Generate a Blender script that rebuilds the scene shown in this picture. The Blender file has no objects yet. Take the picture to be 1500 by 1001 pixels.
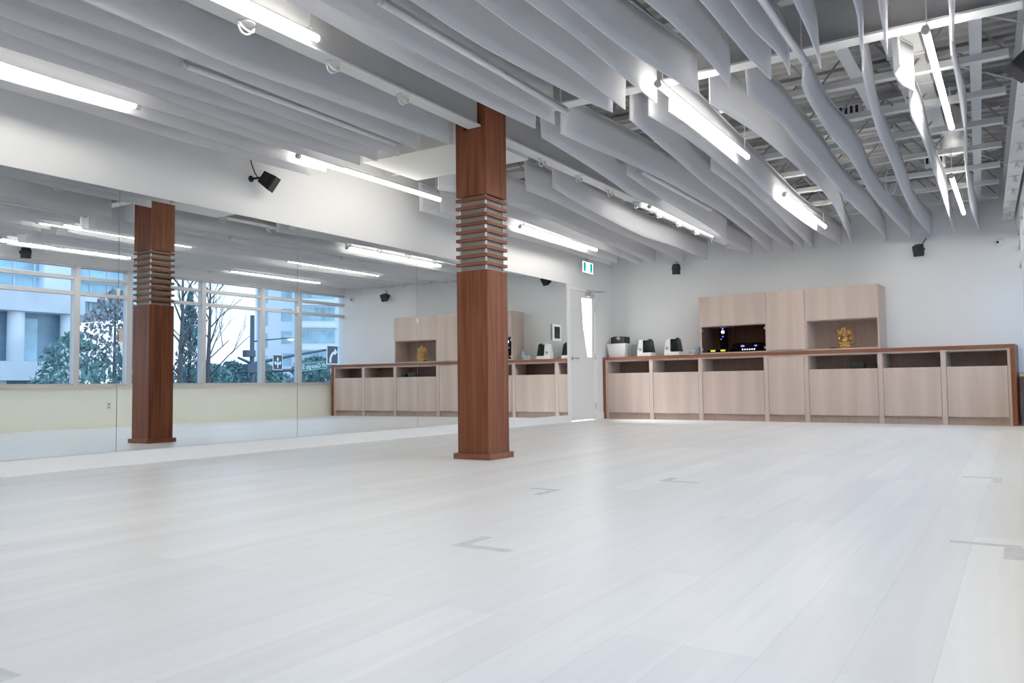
import bpy, bmesh, math, random
from mathutils import Vector, Matrix, Euler
random.seed(7)
PI = math.pi
scene = bpy.context.scene
COL = scene.collection

# ------------------------------------------------------------------ helpers
class MB:
    def __init__(s):
        s.bm = bmesh.new()
    def _face(s, vs, smooth=False):
        try:
            f = s.bm.faces.new(vs); f.smooth = smooth; return f
        except ValueError:
            return None
    def poly(s, pts):
        return s._face([s.bm.verts.new(p) for p in pts])
    def box(s, a, b, M=None):
        x0, y0, z0 = a; x1, y1, z1 = b
        P = [(x0,y0,z0),(x1,y0,z0),(x1,y1,z0),(x0,y1,z0),(x0,y0,z1),(x1,y0,z1),(x1,y1,z1),(x0,y1,z1)]
        v = [s.bm.verts.new(M @ Vector(p) if M else p) for p in P]
        for f in ((3,2,1,0),(4,5,6,7),(0,1,5,4),(1,2,6,5),(2,3,7,6),(3,0,4,7)):
            s._face([v[i] for i in f])
        return s
    def bbox(s, a, b, bev=.004, seg=2, M=None):
        t = bmesh.new()
        x0, y0, z0 = a; x1, y1, z1 = b
        P = [(x0,y0,z0),(x1,y0,z0),(x1,y1,z0),(x0,y1,z0),(x0,y0,z1),(x1,y0,z1),(x1,y1,z1),(x0,y1,z1)]
        v = [t.verts.new(p) for p in P]
        for f in ((3,2,1,0),(4,5,6,7),(0,1,5,4),(1,2,6,5),(2,3,7,6),(3,0,4,7)):
            t.faces.new([v[i] for i in f])
        bmesh.ops.bevel(t, geom=list(t.edges), offset=bev, segments=seg, profile=.6, affect='EDGES')
        s.join(t, M)
        return s
    def join(s, t, M=None):
        mp = {}
        for v in t.verts:
            mp[v] = s.bm.verts.new(M @ v.co if M else v.co)
        for f in t.faces:
            s._face([mp[v] for v in f.verts], f.smooth)
        t.free()
    def tube(s, pts, r, n=8, closed=False, caps=True):
        pts = [Vector(p) for p in pts]
        rs = r if isinstance(r, (list, tuple)) else [r]*len(pts)
        rings = []
        up = None
        N = len(pts)
        for i, p in enumerate(pts):
            if closed:
                d = (pts[(i+1) % N] - pts[i-1]).normalized()
            else:
                d = (pts[min(i+1, N-1)] - pts[max(i-1, 0)]).normalized()
            if up is None:
                up = Vector((0,0,1)) if abs(d.z) < .9 else Vector((1,0,0))
            a = d.cross(up)
            if a.length < 1e-5: a = d.cross(Vector((0,1,0)))
            a.normalize(); b = a.cross(d).normalized(); up = b
            rings.append([s.bm.verts.new(p + (a*math.cos(2*PI*k/n) + b*math.sin(2*PI*k/n))*rs[i]) for k in range(n)])
        m = N if closed else N-1
        for i in range(m):
            A, B = rings[i], rings[(i+1) % N]
            for k in range(n):
                s._face([A[k], A[(k+1) % n], B[(k+1) % n], B[k]], True)
        if caps and not closed:
            s._face(rings[0][::-1]); s._face(rings[-1])
        return s
    def ell(s, c, r, n=14, m=9, M=None):
        c = Vector(c); r = (r, r, r) if isinstance(r, (int, float)) else r
        rows = []
        for i in range(m+1):
            t = PI*i/m
            row = []
            for k in range(n if 0 < i < m else 1):
                a = 2*PI*k/n
                o = Vector((r[0]*math.sin(t)*math.cos(a), r[1]*math.sin(t)*math.sin(a), r[2]*math.cos(t)))
                if M: o = M @ o
                row.append(s.bm.verts.new(c + o))
            rows.append(row)
        for i in range(m):
            A, B = rows[i], rows[i+1]
            for k in range(n):
                k2 = (k+1) % n
                if len(A) == 1: s._face([A[0], B[k], B[k2]], True)
                elif len(B) == 1: s._face([A[k], B[0], A[k2]], True)
                else: s._face([A[k], B[k], B[k2], A[k2]], True)
        return s
    def lathe(s, prof, n=20, M=None, sq=False):
        rows = []
        for (r, z) in prof:
            row = []
            for k in range(n):
                a = 2*PI*k/n
                p = Vector((r*math.cos(a), r*math.sin(a), z))
                row.append(s.bm.verts.new(M @ p if M else p))
            rows.append(row)
        for i in range(len(rows)-1):
            for k in range(n):
                s._face([rows[i][k], rows[i][(k+1) % n], rows[i+1][(k+1) % n], rows[i+1][k]], True)
        s._face(rows[0][::-1]); s._face(rows[-1])
        return s
    def prism(s, poly, d, M):
        a = [s.bm.verts.new(M @ Vector((p[0], p[1], 0))) for p in poly]
        b = [s.bm.verts.new(M @ Vector((p[0], p[1], d))) for p in poly]
        s._face(a[::-1]); s._face(b)
        for i in range(len(poly)):
            j = (i+1) % len(poly)
            s._face([a[i], a[j], b[j], b[i]])
        return s
    def frustum(s, c0, s0, c1, s1):
        v = []
        for c, q in ((c0, s0), (c1, s1)):
            for dx, dy in ((-1,-1),(1,-1),(1,1),(-1,1)):
                v.append(s.bm.verts.new((c[0]+dx*q[0]/2, c[1]+dy*q[1]/2, c[2])))
        for f in ((3,2,1,0),(4,5,6,7),(0,1,5,4),(1,2,6,5),(2,3,7,6),(3,0,4,7)):
            s._face([v[i] for i in f])
        return s
    def build(s, name, m, parent=None, loc=None, rot=None):
        me = bpy.data.meshes.new(name)
        bmesh.ops.recalc_face_normals(s.bm, faces=list(s.bm.faces))
        s.bm.to_mesh(me); s.bm.free()
        me.materials.append(m)
        o = bpy.data.objects.new(name, me); COL.objects.link(o)
        if parent: o.parent = parent
        if loc is not None: o.location = loc
        if rot is not None: o.rotation_euler = rot
        return o

def empty(name, loc=(0,0,0), rz=0, rot=None):
    o = bpy.data.objects.new(name, None); COL.objects.link(o)
    o.location = loc; o.rotation_euler = rot if rot is not None else (0,0,rz); o.empty_display_size = .1
    return o
def tag(o, label, cat, group=None, kind='thing'):
    o['label'] = label; o['category'] = cat; o['kind'] = kind
    if group: o['group'] = group
    return o
def struct(o):
    o['kind'] = 'structure'; return o
def copy_tree(o, parent=None):
    c = o.copy(); COL.objects.link(c)
    if parent: c.parent = parent
    for ch in list(o.children): copy_tree(ch, c)
    return c

# ------------------------------------------------------------------ materials
def newmat(name):
    m = bpy.data.materials.new(name); m.use_nodes = True
    nt = m.node_tree; b = nt.nodes['Principled BSDF']
    return m, nt, b
def mat(name, c, rough=.5, metal=0, var=.04, scale=12, bump=0, emit=None, es=0, spec=None, alpha=None):
    m, nt, b = newmat(name)
    tc = nt.nodes.new('ShaderNodeTexCoord')
    nz = nt.nodes.new('ShaderNodeTexNoise'); nz.inputs['Scale'].default_value = scale; nz.inputs['Detail'].default_value = 3
    nt.links.new(tc.outputs['Object'], nz.inputs['Vector'])
    rp = nt.nodes.new('ShaderNodeValToRGB')
    rp.color_ramp.elements[0].position = .3; rp.color_ramp.elements[1].position = .7
    rp.color_ramp.elements[0].color = [max(0, x*(1-var)) for x in c]+[1]
    rp.color_ramp.elements[1].color = [min(1, x*(1+var)) for x in c]+[1]
    nt.links.new(nz.outputs['Fac'], rp.inputs['Fac']); nt.links.new(rp.outputs['Color'], b.inputs['Base Color'])
    b.inputs['Roughness'].default_value = rough; b.inputs['Metallic'].default_value = metal
    if spec is not None: b.inputs['Specular IOR Level'].default_value = spec
    if bump:
        bp = nt.nodes.new('ShaderNodeBump'); bp.inputs['Strength'].default_value = bump; bp.inputs['Distance'].default_value = .01
        nt.links.new(nz.outputs['Fac'], bp.inputs['Height']); nt.links.new(bp.outputs['Normal'], b.inputs['Normal'])
    if emit:
        b.inputs['Emission Color'].default_value = (*emit, 1); b.inputs['Emission Strength'].default_value = es
    return m
def wood(name, c1, c2, axis=2, rough=.45, sc=(30, 30, 1.6), board=None, spec=.3):
    m, nt, b = newmat(name); b.inputs['Specular IOR Level'].default_value = spec
    tc = nt.nodes.new('ShaderNodeTexCoord'); mp = nt.nodes.new('ShaderNodeMapping')
    mp.inputs['Scale'].default_value = sc
    nt.links.new(tc.outputs['Object'], mp.inputs['Vector'])
    nz = nt.nodes.new('ShaderNodeTexNoise'); nz.inputs['Scale'].default_value = 1; nz.inputs['Detail'].default_value = 5; nz.inputs['Distortion'].default_value = .6
    nt.links.new(mp.outputs['Vector'], nz.inputs['Vector'])
    rp = nt.nodes.new('ShaderNodeValToRGB')
    rp.color_ramp.elements[0].position = .32; rp.color_ramp.elements[1].position = .68
    rp.color_ramp.elements[0].color = (*c1, 1); rp.color_ramp.elements[1].color = (*c2, 1)
    nt.links.new(nz.outputs['Fac'], rp.inputs['Fac'])
    out = rp.outputs['Color']
    if board:
        m2 = nt.nodes.new('ShaderNodeMapping'); m2.inputs['Scale'].default_value = board
        nt.links.new(tc.outputs['Object'], m2.inputs['Vector'])
        n2 = nt.nodes.new('ShaderNodeTexNoise'); n2.inputs['Scale'].default_value = 1; n2.inputs['Detail'].default_value = 0
        nt.links.new(m2.outputs['Vector'], n2.inputs['Vector'])
        mr = nt.nodes.new('ShaderNodeMapRange'); mr.inputs['From Min'].default_value = .3; mr.inputs['From Max'].default_value = .7
        mr.inputs['To Min'].default_value = .9; mr.inputs['To Max'].default_value = 1.06
        nt.links.new(n2.outputs['Fac'], mr.inputs['Value'])
        mx = nt.nodes.new('ShaderNodeVectorMath'); mx.operation = 'SCALE'
        nt.links.new(out, mx.inputs[0]); nt.links.new(mr.outputs['Result'], mx.inputs['Scale'])
        out = mx.outputs['Vector']
    nt.links.new(out, b.inputs['Base Color'])
    b.inputs['Roughness'].default_value = rough
    return m
def emis(name, c, s):
    m = bpy.data.materials.new(name); m.use_nodes = True; nt = m.node_tree
    nt.nodes.remove(nt.nodes['Principled BSDF'])
    e = nt.nodes.new('ShaderNodeEmission'); e.inputs['Color'].default_value = (*c, 1); e.inputs['Strength'].default_value = s
    nt.links.new(e.outputs[0], nt.nodes['Material Output'].inputs['Surface'])
    return m
def glassy(name, tint, gl=.08, rough=.0):
    m = bpy.data.materials.new(name); m.use_nodes = True; nt = m.node_tree
    nt.nodes.remove(nt.nodes['Principled BSDF'])
    t = nt.nodes.new('ShaderNodeBsdfTransparent'); t.inputs['Color'].default_value = (*tint, 1)
    g = nt.nodes.new('ShaderNodeBsdfGlossy'); g.inputs['Roughness'].default_value = rough; g.inputs['Color'].default_value = (1,1,1,1)
    fr = nt.nodes.new('ShaderNodeLayerWeight'); fr.inputs['Blend'].default_value = gl*2
    mx = nt.nodes.new('ShaderNodeMixShader')
    nt.links.new(fr.outputs['Fresnel'], mx.inputs['Fac'])
    nt.links.new(t.outputs[0], mx.inputs[1]); nt.links.new(g.outputs[0], mx.inputs[2])
    nt.links.new(mx.outputs[0], nt.nodes['Material Output'].inputs['Surface'])
    return m

WALL = mat('wall_paint', (.81,.81,.805), .6, var=.012, scale=3)
WALLC = mat('cream_wall_paint', (.87,.885,.78), .6, var=.012, scale=3)
TRIMW = mat('trim_white', (.86,.86,.85), .45, var=.01)
DECK = mat('deck_paint', (.29,.285,.275), .6, var=.08, scale=5)
STEELW = mat('white_steel', (.66,.665,.66), .45, var=.02)
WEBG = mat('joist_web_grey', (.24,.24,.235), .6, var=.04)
STEELG = mat('grey_and_shaded_steel', (.36,.36,.365), .5, var=.04)  # grey of lamp housings; on the beam webs it stands for shade
FELT = mat('white_felt', (.88,.88,.90), .9, var=.02, scale=40, bump=.12)
_n = FELT.node_tree; _t = _n.nodes.new('ShaderNodeBsdfTranslucent'); _t.inputs['Color'].default_value = (.88,.88,.90,1)
_m = _n.nodes.new('ShaderNodeMixShader'); _m.inputs['Fac'].default_value = .40
_n.links.new(_n.nodes['Principled BSDF'].outputs[0], _m.inputs[1]); _n.links.new(_t.outputs[0], _m.inputs[2]); _n.links.new(_m.outputs[0], _n.nodes['Material Output'].inputs['Surface'])
RAILM = mat('rail_metal', (.55,.55,.55), .4, .3, var=.03)
WAL = wood('walnut', (.095,.024,.010), (.185,.056,.026), sc=(26,26,1.2), rough=.5, board=(9,9,.3), spec=.1)
WALH = wood('walnut_horizontal', (.13,.038,.018), (.215,.072,.038), sc=(1.2,26,26), rough=.5, spec=.12)
OAK = wood('pale_oak', (.465,.353,.295), (.51,.39,.33), sc=(16,16,.8), rough=.5, board=(7,1,.15))
OAKU = wood('pale_oak_recess_shade', (.30,.20,.155), (.36,.245,.195), sc=(34,34,1.1), rough=.55)  # same oak, darkened to put the upper niche shade into the colour
OAKD = wood('pale_oak_inner_shade', (.15,.092,.07), (.19,.12,.093), sc=(34,34,1.1), rough=.55)  # same oak, darkest copy: shadow inside the base niches as colour
CORE = mat('grey_core', (.20,.175,.145), .6, var=.04)
ALU = mat('brushed_aluminium', (.55,.57,.60), .35, .8, var=.03)
FRAME = mat('window_frame_paint', (.46,.46,.465), .45, var=.02)
SILL = mat('tan_sill', (.55,.47,.40), .5, var=.04)
BLACK = mat('black_plastic', (.006,.006,.007), .5, var=.1, spec=.2)
BLACKG = mat('black_grille', (.004,.004,.004), .8, var=.2, scale=200)
DARKG = mat('dark_grey_plastic', (.025,.025,.028), .5, var=.1, spec=.2)
WHITEP = mat('white_plastic', (.80,.80,.79), .35, var=.01)
GREYP = mat('grey_plastic', (.25,.26,.27), .4, var=.05)
CHROME = mat('satin_chrome', (.45,.45,.45), .25, 1, var=.03)
GOLD = mat('gold_leaf', (.50,.27,.075), .34, .8, var=.15, scale=30)
TAPE = mat('grey_tape', (.60,.60,.63), .55, var=.14, scale=25)
LAMPON = emis('lit_tube', (1.0,.962,.885), 42.0)
LAMPWALL = emis('lit_tube_soft', (1.0,.962,.885), 22.0)
LAMPOFF = mat('unlit_tube', (.74,.75,.76), .3, var=.01)
GLASS = glassy('window_glass', (.72,.87,1.0), .03)
CLEAR = glassy('clear_plastic', (.82,.86,.86), .12)
SMOKE = glassy('smoked_glass', (.58,.53,.50), .04)
TANK = glassy('smoked_tank', (.22,.25,.25), .1, .05)
FROST = glassy('door_glass', (.97,.98,1.0), .02)
BLUEB = mat('blue_liquid', (.16,.30,.42), .2, var=.05)
# mirror
MIR, nt, b = newmat('mirror_silver')
b.inputs['Base Color'].default_value = (.79,.83,.83,1); b.inputs['Metallic'].default_value = 1; b.inputs['Roughness'].default_value = 0
MIREDGE = mat('mirror_edge', (.25,.33,.31), .3, var=.02)

# floor planks
FLOOR, nt, b = newmat('whitewashed_planks')
tc = nt.nodes.new('ShaderNodeTexCoord'); mp = nt.nodes.new('ShaderNodeMapping'); mp.inputs['Rotation'].default_value = (0,0,PI/2)
nt.links.new(tc.outputs['Object'], mp.inputs['Vector'])
bk = nt.nodes.new('ShaderNodeTexBrick'); bk.offset = .37; bk.offset_frequency = 3; bk.squash_frequency = 2
bk.inputs['Color1'].default_value = (.885,.88,.87,1); bk.inputs['Color2'].default_value = (.80,.79,.80,1); bk.inputs['Mortar'].default_value = (.68,.675,.67,1)
bk.inputs['Scale'].default_value = 1; bk.inputs['Mortar Size'].default_value = .0012; bk.inputs['Mortar Smooth'].default_value = .6
bk.inputs['Brick Width'].default_value = 1.75; bk.inputs['Row Height'].default_value = .165
nt.links.new(mp.outputs['Vector'], bk.inputs['Vector'])
m2 = nt.nodes.new('ShaderNodeMapping'); m2.inputs['Scale'].default_value = (22, 1.3, 1)
nt.links.new(tc.outputs['Object'], m2.inputs['Vector'])
nz = nt.nodes.new('ShaderNodeTexNoise'); nz.inputs['Scale'].default_value = 1; nz.inputs['Detail'].default_value = 6; nz.inputs['Distortion'].default_value = .8
nt.links.new(m2.outputs['Vector'], nz.inputs['Vector'])
mr = nt.nodes.new('ShaderNodeMapRange'); mr.inputs['From Min'].default_value = .3; mr.inputs['From Max'].default_value = .7; mr.inputs['To Min'].default_value = .955; mr.inputs['To Max'].default_value = 1.03
nt.links.new(nz.outputs['Fac'], mr.inputs['Value'])
vm = nt.nodes.new('ShaderNodeVectorMath'); vm.operation = 'SCALE'
nt.links.new(bk.outputs['Color'], vm.inputs[0]); nt.links.new(mr.outputs['Result'], vm.inputs['Scale'])
nt.links.new(vm.outputs['Vector'], b.inputs['Base Color'])
b.inputs['Roughness'].default_value = .33; b.inputs['Specular IOR Level'].default_value = .35

# ------------------------------------------------------------------ layout constants (metres)
XL = -5.8876                      # mirror wall
Y0 = -3.2                         # wall behind the camera
TOP = 3.36
def yfront(x): return 11.9147 - .073*(x+2)     # counter front line
def yback(x): return yfront(x) + .46           # back wall
def xw(y): return .05 + .032*(12.23 - y)       # window wall
PHI = math.atan(.032)             # window wall lean
TH = math.atan(-.073)             # back wall lean

# ------------------------------------------------------------------ shell
xr0, xr1 = xw(Y0), xw(12.3)
m = MB(); m.box((XL-.3, Y0-.3, -.12), (xr0+.4, 13.2, 0)); struct(m.build('floor', FLOOR))
# ceiling: corrugated metal deck, ribs across the room
m = MB()
ys = []; y = Y0-.2
while y < 13.2:
    ys += [(y, 3.36), (y+.07, 3.36), (y+.085, 3.40), (y+.135, 3.40)]; y += .15
for i in range(len(ys)-1):
    (ya, za), (yb, zb) = ys[i], ys[i+1]
    m.poly([(XL-.2, ya, za), (XL-.2, yb, zb), (xr0+.3, yb, zb), (xr0+.3, ya, za)])
m.box((XL-.2, Y0-.2, 3.42), (xr0+.3, 13.3, 3.5))
struct(m.build('ceiling', DECK))
# left wall with door opening y 11.02..11.90, z 0..2.07
DY0, DY1, DZ = 11.035, 11.885, 2.065
m = MB()
m.box((XL-.15, Y0-.2, 0), (XL, DY0-.02, TOP)); m.box((XL-.15, DY1+.02, 0), (XL, 12.75, TOP)); m.box((XL-.15, DY0-.02, DZ+.02), (XL, DY1+.02, TOP))
struct(m.build('wall_left', WALL))
# back wall
m = MB()
a = (XL-.2, yback(XL-.2)); c = (.21, yback(.21))
for (p, q) in ((a, c),):
    v = [(p[0], p[1], 0), (q[0], q[1], 0), (q[0], q[1]+.15, 0), (p[0], p[1]+.15, 0)]
    w = [(x, y, TOP) for x, y, z in v]
    m.poly(v); m.poly(w)
    for i in range(4):
        j = (i+1) % 4; m.poly([v[i], v[j], w[j], w[i]])
bmesh.ops.remove_doubles(m.bm, verts=list(m.bm.verts), dist=1e-4)
struct(m.build('wall_back', WALL))
m = MB(); m.box((XL-.2, Y0-.15, 0), (xr0+.3, Y0, TOP)); struct(m.build('wall_front', WALL))
# window wall: local frame with X into the wall, Y along it (towards the back), Z up
WO = Vector((xw(0), 0, 0)); WR = Matrix.Translation(WO) @ Matrix.Rotation(PHI, 4, 'Z')
def wloc(y): return y/math.cos(PHI)
SZ, TZ = .645, 2.475              # glass bottom and top
wr = empty('wall_right'); wr.location = WO; wr.rotation_euler = (0,0,PHI); struct(wr)
m = MB(); m.box((0, Y0-.3, 0), (.16, 12.7, SZ-.03)); struct(m.build('lower_wall', WALLC, wr))
m = MB(); m.box((0, Y0-.3, TZ), (.16, 12.7, TOP)); struct(m.build('header', WALL, wr))
m = MB(); m.box((-.05, Y0-.2, SZ-.03), (.16, 12.24, SZ)); o = m.build('trim_1', SILL); o.location = WO; o.rotation_euler = (0,0,PHI); struct(o)
m = MB(); m.box((-.014, Y0-.2, 0), (0, 12.24, .10)); o = m.build('baseboard_right', WALLC); o.location = WO; o.rotation_euler = (0,0,PHI); struct(o)
m = MB(); m.box((XL, Y0, 0), (XL+.012, DY0-.06, .105)); struct(m.build('baseboard_left', TRIMW))
m = MB(); m.box((XL, DY1+.06, 0), (XL+.012, 12.18, .105)); struct(m.build('baseboard_corner', TRIMW))
# windows: each bay a frame with its panes
edges = [12.27, 11.03, 10.15, 8.89, 7.54, 6.71, 5.42, 4.55, 3.27, 2.40, 1.12, .25, -1.03, -1.9, -3.1]
T1, T2 = (2.25, 2.305), (2.015, 2.07)
for i in range(len(edges)-1):
    yb, ya = edges[i], edges[i+1]
    f = MB()
    f.box((-.01, ya-.042, SZ), (.11, ya+.042, TZ))
    if i == 0: f.box((-.01, yb-.03, SZ), (.11, yb+.03, TZ))
    for z0, z1 in (T1, T2, (SZ, SZ+.03), (TZ-.04, TZ)):
        f.box((.01, ya+.042, z0), (.10, yb-.042 if i else yb-.03, z1))
    o = f.build('window_%d' % (i+1), FRAME); o.location = WO; o.rotation_euler = (0,0,PHI); struct(o)
    for z0, z1 in ((SZ+.03, T2[0]), (T2[1], T1[0]), (T1[1], TZ-.04)):
        p = MB(); p.poly([(.06, ya+.042, z0), (.06, yb-.03, z0), (.06, yb-.03, z1), (.06, ya+.042, z1)])
        struct(p.build('pane', GLASS, o))
# lit corridor behind the door
m = MB()
m.box((XL-1.8, 10.3, -.02), (XL-.15, 12.7, 0)); m.box((XL-1.9, 10.3, 0), (XL-1.8, 12.7, 2.6)); m.box((XL-1.8, 10.2, 0), (XL-.15, 10.3, 2.6))
m.box((XL-1.8, 12.7, 0), (XL-.15, 12.8, 2.6)); m.box((XL-1.8, 10.3, 2.6), (XL-.15, 12.7, 2.7))
struct(m.build('wall_corridor', mat('corridor_paint', (.85,.85,.84), .6, var=.01)))
lt = bpy.data.lights.new('corridor_light', 'AREA'); lt.energy = 260; lt.size = 1.0; lt.color = (.97,.99,1)
lo = bpy.data.objects.new('corridor_light', lt); COL.objects.link(lo); lo.location = (XL-.95, 11.5, 2.55)

# ------------------------------------------------------------------ door
m = MB()
for a_, b_ in (((XL-.15, DY0-.05, 0), (XL+.012, DY0, DZ+.05)), ((XL-.15, DY1, 0), (XL+.012, DY1+.05, DZ+.05)), ((XL-.15, DY0, DZ), (XL+.012, DY1, DZ+.05))):
    m.box(a_, b_)
struct(m.build('trim_2', TRIMW))
door = empty('door_1', (XL-.002, DY1, 0)); struct(door)
# leaf with the cut-out for its light; local y from -.85 to 0, faces at x -.044 and 0
pent = [(-.432,1.962),(-.065,1.982),(-.098,1.015),(-.249,1.022),(-.38,1.49)]
def ring_prism(mb, outer, inner, x0, x1):
    # outer and inner share vertex count; fills the ring between them
    n = len(outer)
    vo = [[mb.bm.verts.new((x, p[0], p[1])) for p in outer] for x in (x0, x1)]
    vi = [[mb.bm.verts.new((x, p[0], p[1])) for p in inner] for x in (x0, x1)]
    for i in range(n):
        j = (i+1) % n
        mb._face([vo[0][i], vo[0][j], vi[0][j], vi[0][i]]); mb._face([vo[1][i], vo[1][j], vi[1][j], vi[1][i]])
        mb._face([vo[0][i], vo[0][j], vo[1][j], vo[1][i]]); mb._face([vi[0][i], vi[0][j], vi[1][j], vi[1][i]])
g = .012
outer = [(-.85+.004, DZ-.004), (-.004, DZ-.004), (-.004, g), (-.85+.004, g), (-.85+.004, 1.3)]
m = MB(); ring_prism(m, outer, pent, -.044, 0)
struct(m.build('door_leaf', mat('door_paint', (.72,.725,.715), .5, var=.01), door))
m = MB(); m.poly([(-.022, p[0], p[1]) for p in pent]); struct(m.build('pane', FROST, door))
m = MB()
m.ell((.008, -.79, .985), (.008, .027, .027)); m.tube([(0, -.79, .985), (.05, -.79, .985), (.055, -.77, .985), (.055, -.66, .985)], .009, 8)
m.bbox((-.001, -.848, .93), (.003, -.828, 1.04), .001)
o = m.build('door_handle', CHROME, door); o['label'] = 'satin metal lever door handle'
for zz in (.22, 1.03, 1.82):
    m = MB(); m.tube([(.01, .012, zz-.055), (.01, .012, zz+.055)], .011, 10); m.box((.0, -.004, zz-.05), (.003, .028, zz+.05))
    m.build('hinge', CHROME, door)
m = MB()
m.bbox((.0, -.30, 1.995), (.055, -.06, 2.05), .006); m.box((.02, -.2, 2.05), (.035, -.185, 2.075))
m.tube([(.028, -.19, 2.075), (.20, .04, 2.085)], .007, 6); m.tube([(.20, .04, 2.085), (.02, -.28, 2.10)], .007, 6)
o = m.build('door_closer', CHROME, door); o['label'] = 'silver door closer with folding arm'

# ------------------------------------------------------------------ mirrors
names = ['leftmost panel, at the edge of the picture', 'second panel, showing the reflected wooden column', 'third panel, showing the reflected street signs', 'fourth panel, partly behind the wooden column', 'last panel, next to the white door']
for i in range(5):
    y0 = 1.782 + 1.8285*i; y1 = y0 + 1.8285
    root = empty('mirror_panel', (XL, y0, .108))
    m = MB(); m.box((.001, .003, 0), (.009, y1-y0-.003, 2.035)); m.build('backing', MIREDGE, root)
    m = MB(); m.poly([(.0095, .003, 0), (.0095, y1-y0-.003, 0), (.0095, y1-y0-.003, 2.035), (.0095, .003, 2.035)]); m.build('mirror_glass', MIR, root)
    if i < 4:
        m = MB(); m.bbox((.008, y1-y0-.012, 1.20), (.016, y1-y0+.012, 1.26), .002); m.build('clip', WHITEP, root)
    tag(root, 'tall frameless wall mirror, ' + names[i], 'mirror', 'mirror panels along the wall')

# ------------------------------------------------------------------ column
root = empty('wooden_column', (-3.6723, 5.382, 0))
tag(root, 'square walnut column with a ribbed collar standing on the studio floor', 'column')
m = MB(); m.bbox((-.176,-.176,0), (.176,.176,.046), .003); m.build('plinth', WALH, root)
m = MB(); m.bbox((-.149,-.149,.046), (.149,.149,1.505), .002); m.build('lower_shaft', WAL, root)
m = MB(); m.box((-.122,-.122,1.505), (.122,.122,2.11)); m.build('core', CORE, root)
for sx in (-1, 1):
    for sy in (-1, 1):
        m = MB(); m.box((sx*.124-.006, sy*.124-.006, 1.505), (sx*.124+.006, sy*.124+.006, 2.11)); m.build('corner_strip', ALU, root)
for k in range(9):
    z = 1.545 + k*.0655
    m = MB(); m.bbox((-.152,-.152,z), (.152,.152,z+.026), .002); m.build('slat', WALH, root)
m = MB()
m.bbox((-.149,-.149,2.11), (.149,.149,2.655), .002)
m.box((.105,-.149,2.655), (.149,.149,2.98)); m.box((-.149,-.149,2.655), (-.07,.149,2.98)); m.box((-.07,-.10,2.655), (.105,.10,2.98))
m.build('upper_shaft', WAL, root)

# ------------------------------------------------------------------ steel beams and hook rings
def ibeam(name, L, h, w, t, loc, rz):
    root = empty(name, loc, rz)
    m = MB(); m.box((-w/2, 0, 0), (w/2, L, t)); m.build('bottom_flange', STEELW, root)
    m = MB(); m.box((-.006+w*.18, 0, t), (.006+w*.18, L, h-t)); m.build('web', STEELG, root)  # web of the white beam coloured grey for the shade it lies in
    m = MB(); m.box((-w/2, 0, h-t), (w/2, L, h)); m.build('top_flange', STEELG, root)
    return root
BZ = 2.658
tag(ibeam('steel_beam', 5.23-Y0, .33, .125, .014, (-3.632, Y0, BZ), 0), 'white steel beam running from the camera side to the wooden column', 'beam')
tag(ibeam('steel_beam', 6.93, .33, .125, .014, (-3.632, 5.535, BZ), .0), 'white steel beam running from the wooden column to the back wall', 'beam')
tag(ibeam('steel_beam', 3.33, .36, .125, .014, (xw(5.4)-.17, 5.36, 2.725), PI/2), 'white steel cross beam from wooden column to the window side', 'beam')
rb = ibeam('steel_beam', 14.5, .34, .13, .014, (xw(-2.3)-.095, -2.3, 2.652), PHI)
tag(rb, 'white steel beam with hook rings above the windows', 'beam')
def ring(loc, label, group, rz=0):
    root = empty('hook_ring', loc, rz)
    m = MB(); m.lathe([(.052, 0), (.052, -.006), (.045, -.010)], 18); m.build('base_plate', STEELW, root)
    for k, tilt in enumerate((.45, -.25)):
        m = MB()
        pts = []
        for q in range(13):
            a = PI*q/12
            pts.append((math.sin(a)*.058*math.sin(tilt), math.cos(a)*.05, -.006-math.sin(a)*.058*math.cos(tilt)))
        m.tube(pts, .0065, 7); m.build('loop', STEELW, root)
    tag(root, label, 'hook', group)
nth = ['first','second','third','fourth','fifth','sixth','seventh','eighth','ninth']
near = [4.345, 3.653, 2.971]
for i, y in enumerate(near):
    ring((-3.632, y, BZ), 'white hook ring under the long beam, %s one in front of the wooden column' % nth[i], 'hook rings on the long beam')
for i, y in enumerate([6.32, 7.05, 7.78, 8.48, 9.15, 9.82, 10.5, 11.2, 11.9]):
    ring((-3.632, y, BZ), 'white hook ring under the long beam, %s one behind the wooden column' % nth[i], 'hook rings on the long beam')
for i, y in enumerate([6.2, 6.9, 7.58, 8.28, 8.95, 9.6, 10.25, 10.95, 11.65]):
    ring((xw(y)-.095, y, 2.652), 'white hook ring under the window side beam, %s counted from the back wall' % nth[8-i], 'hook rings on the window beam', PHI)

# soffit box beside the column
m = MB(); m.box((-5.02, 5.43, 2.64), (-3.72, 6.22, 2.99)); o = m.build('ceiling_soffit', mat('soffit_paint', (.74,.74,.70), .6, var=.02)); struct(o)

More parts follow.
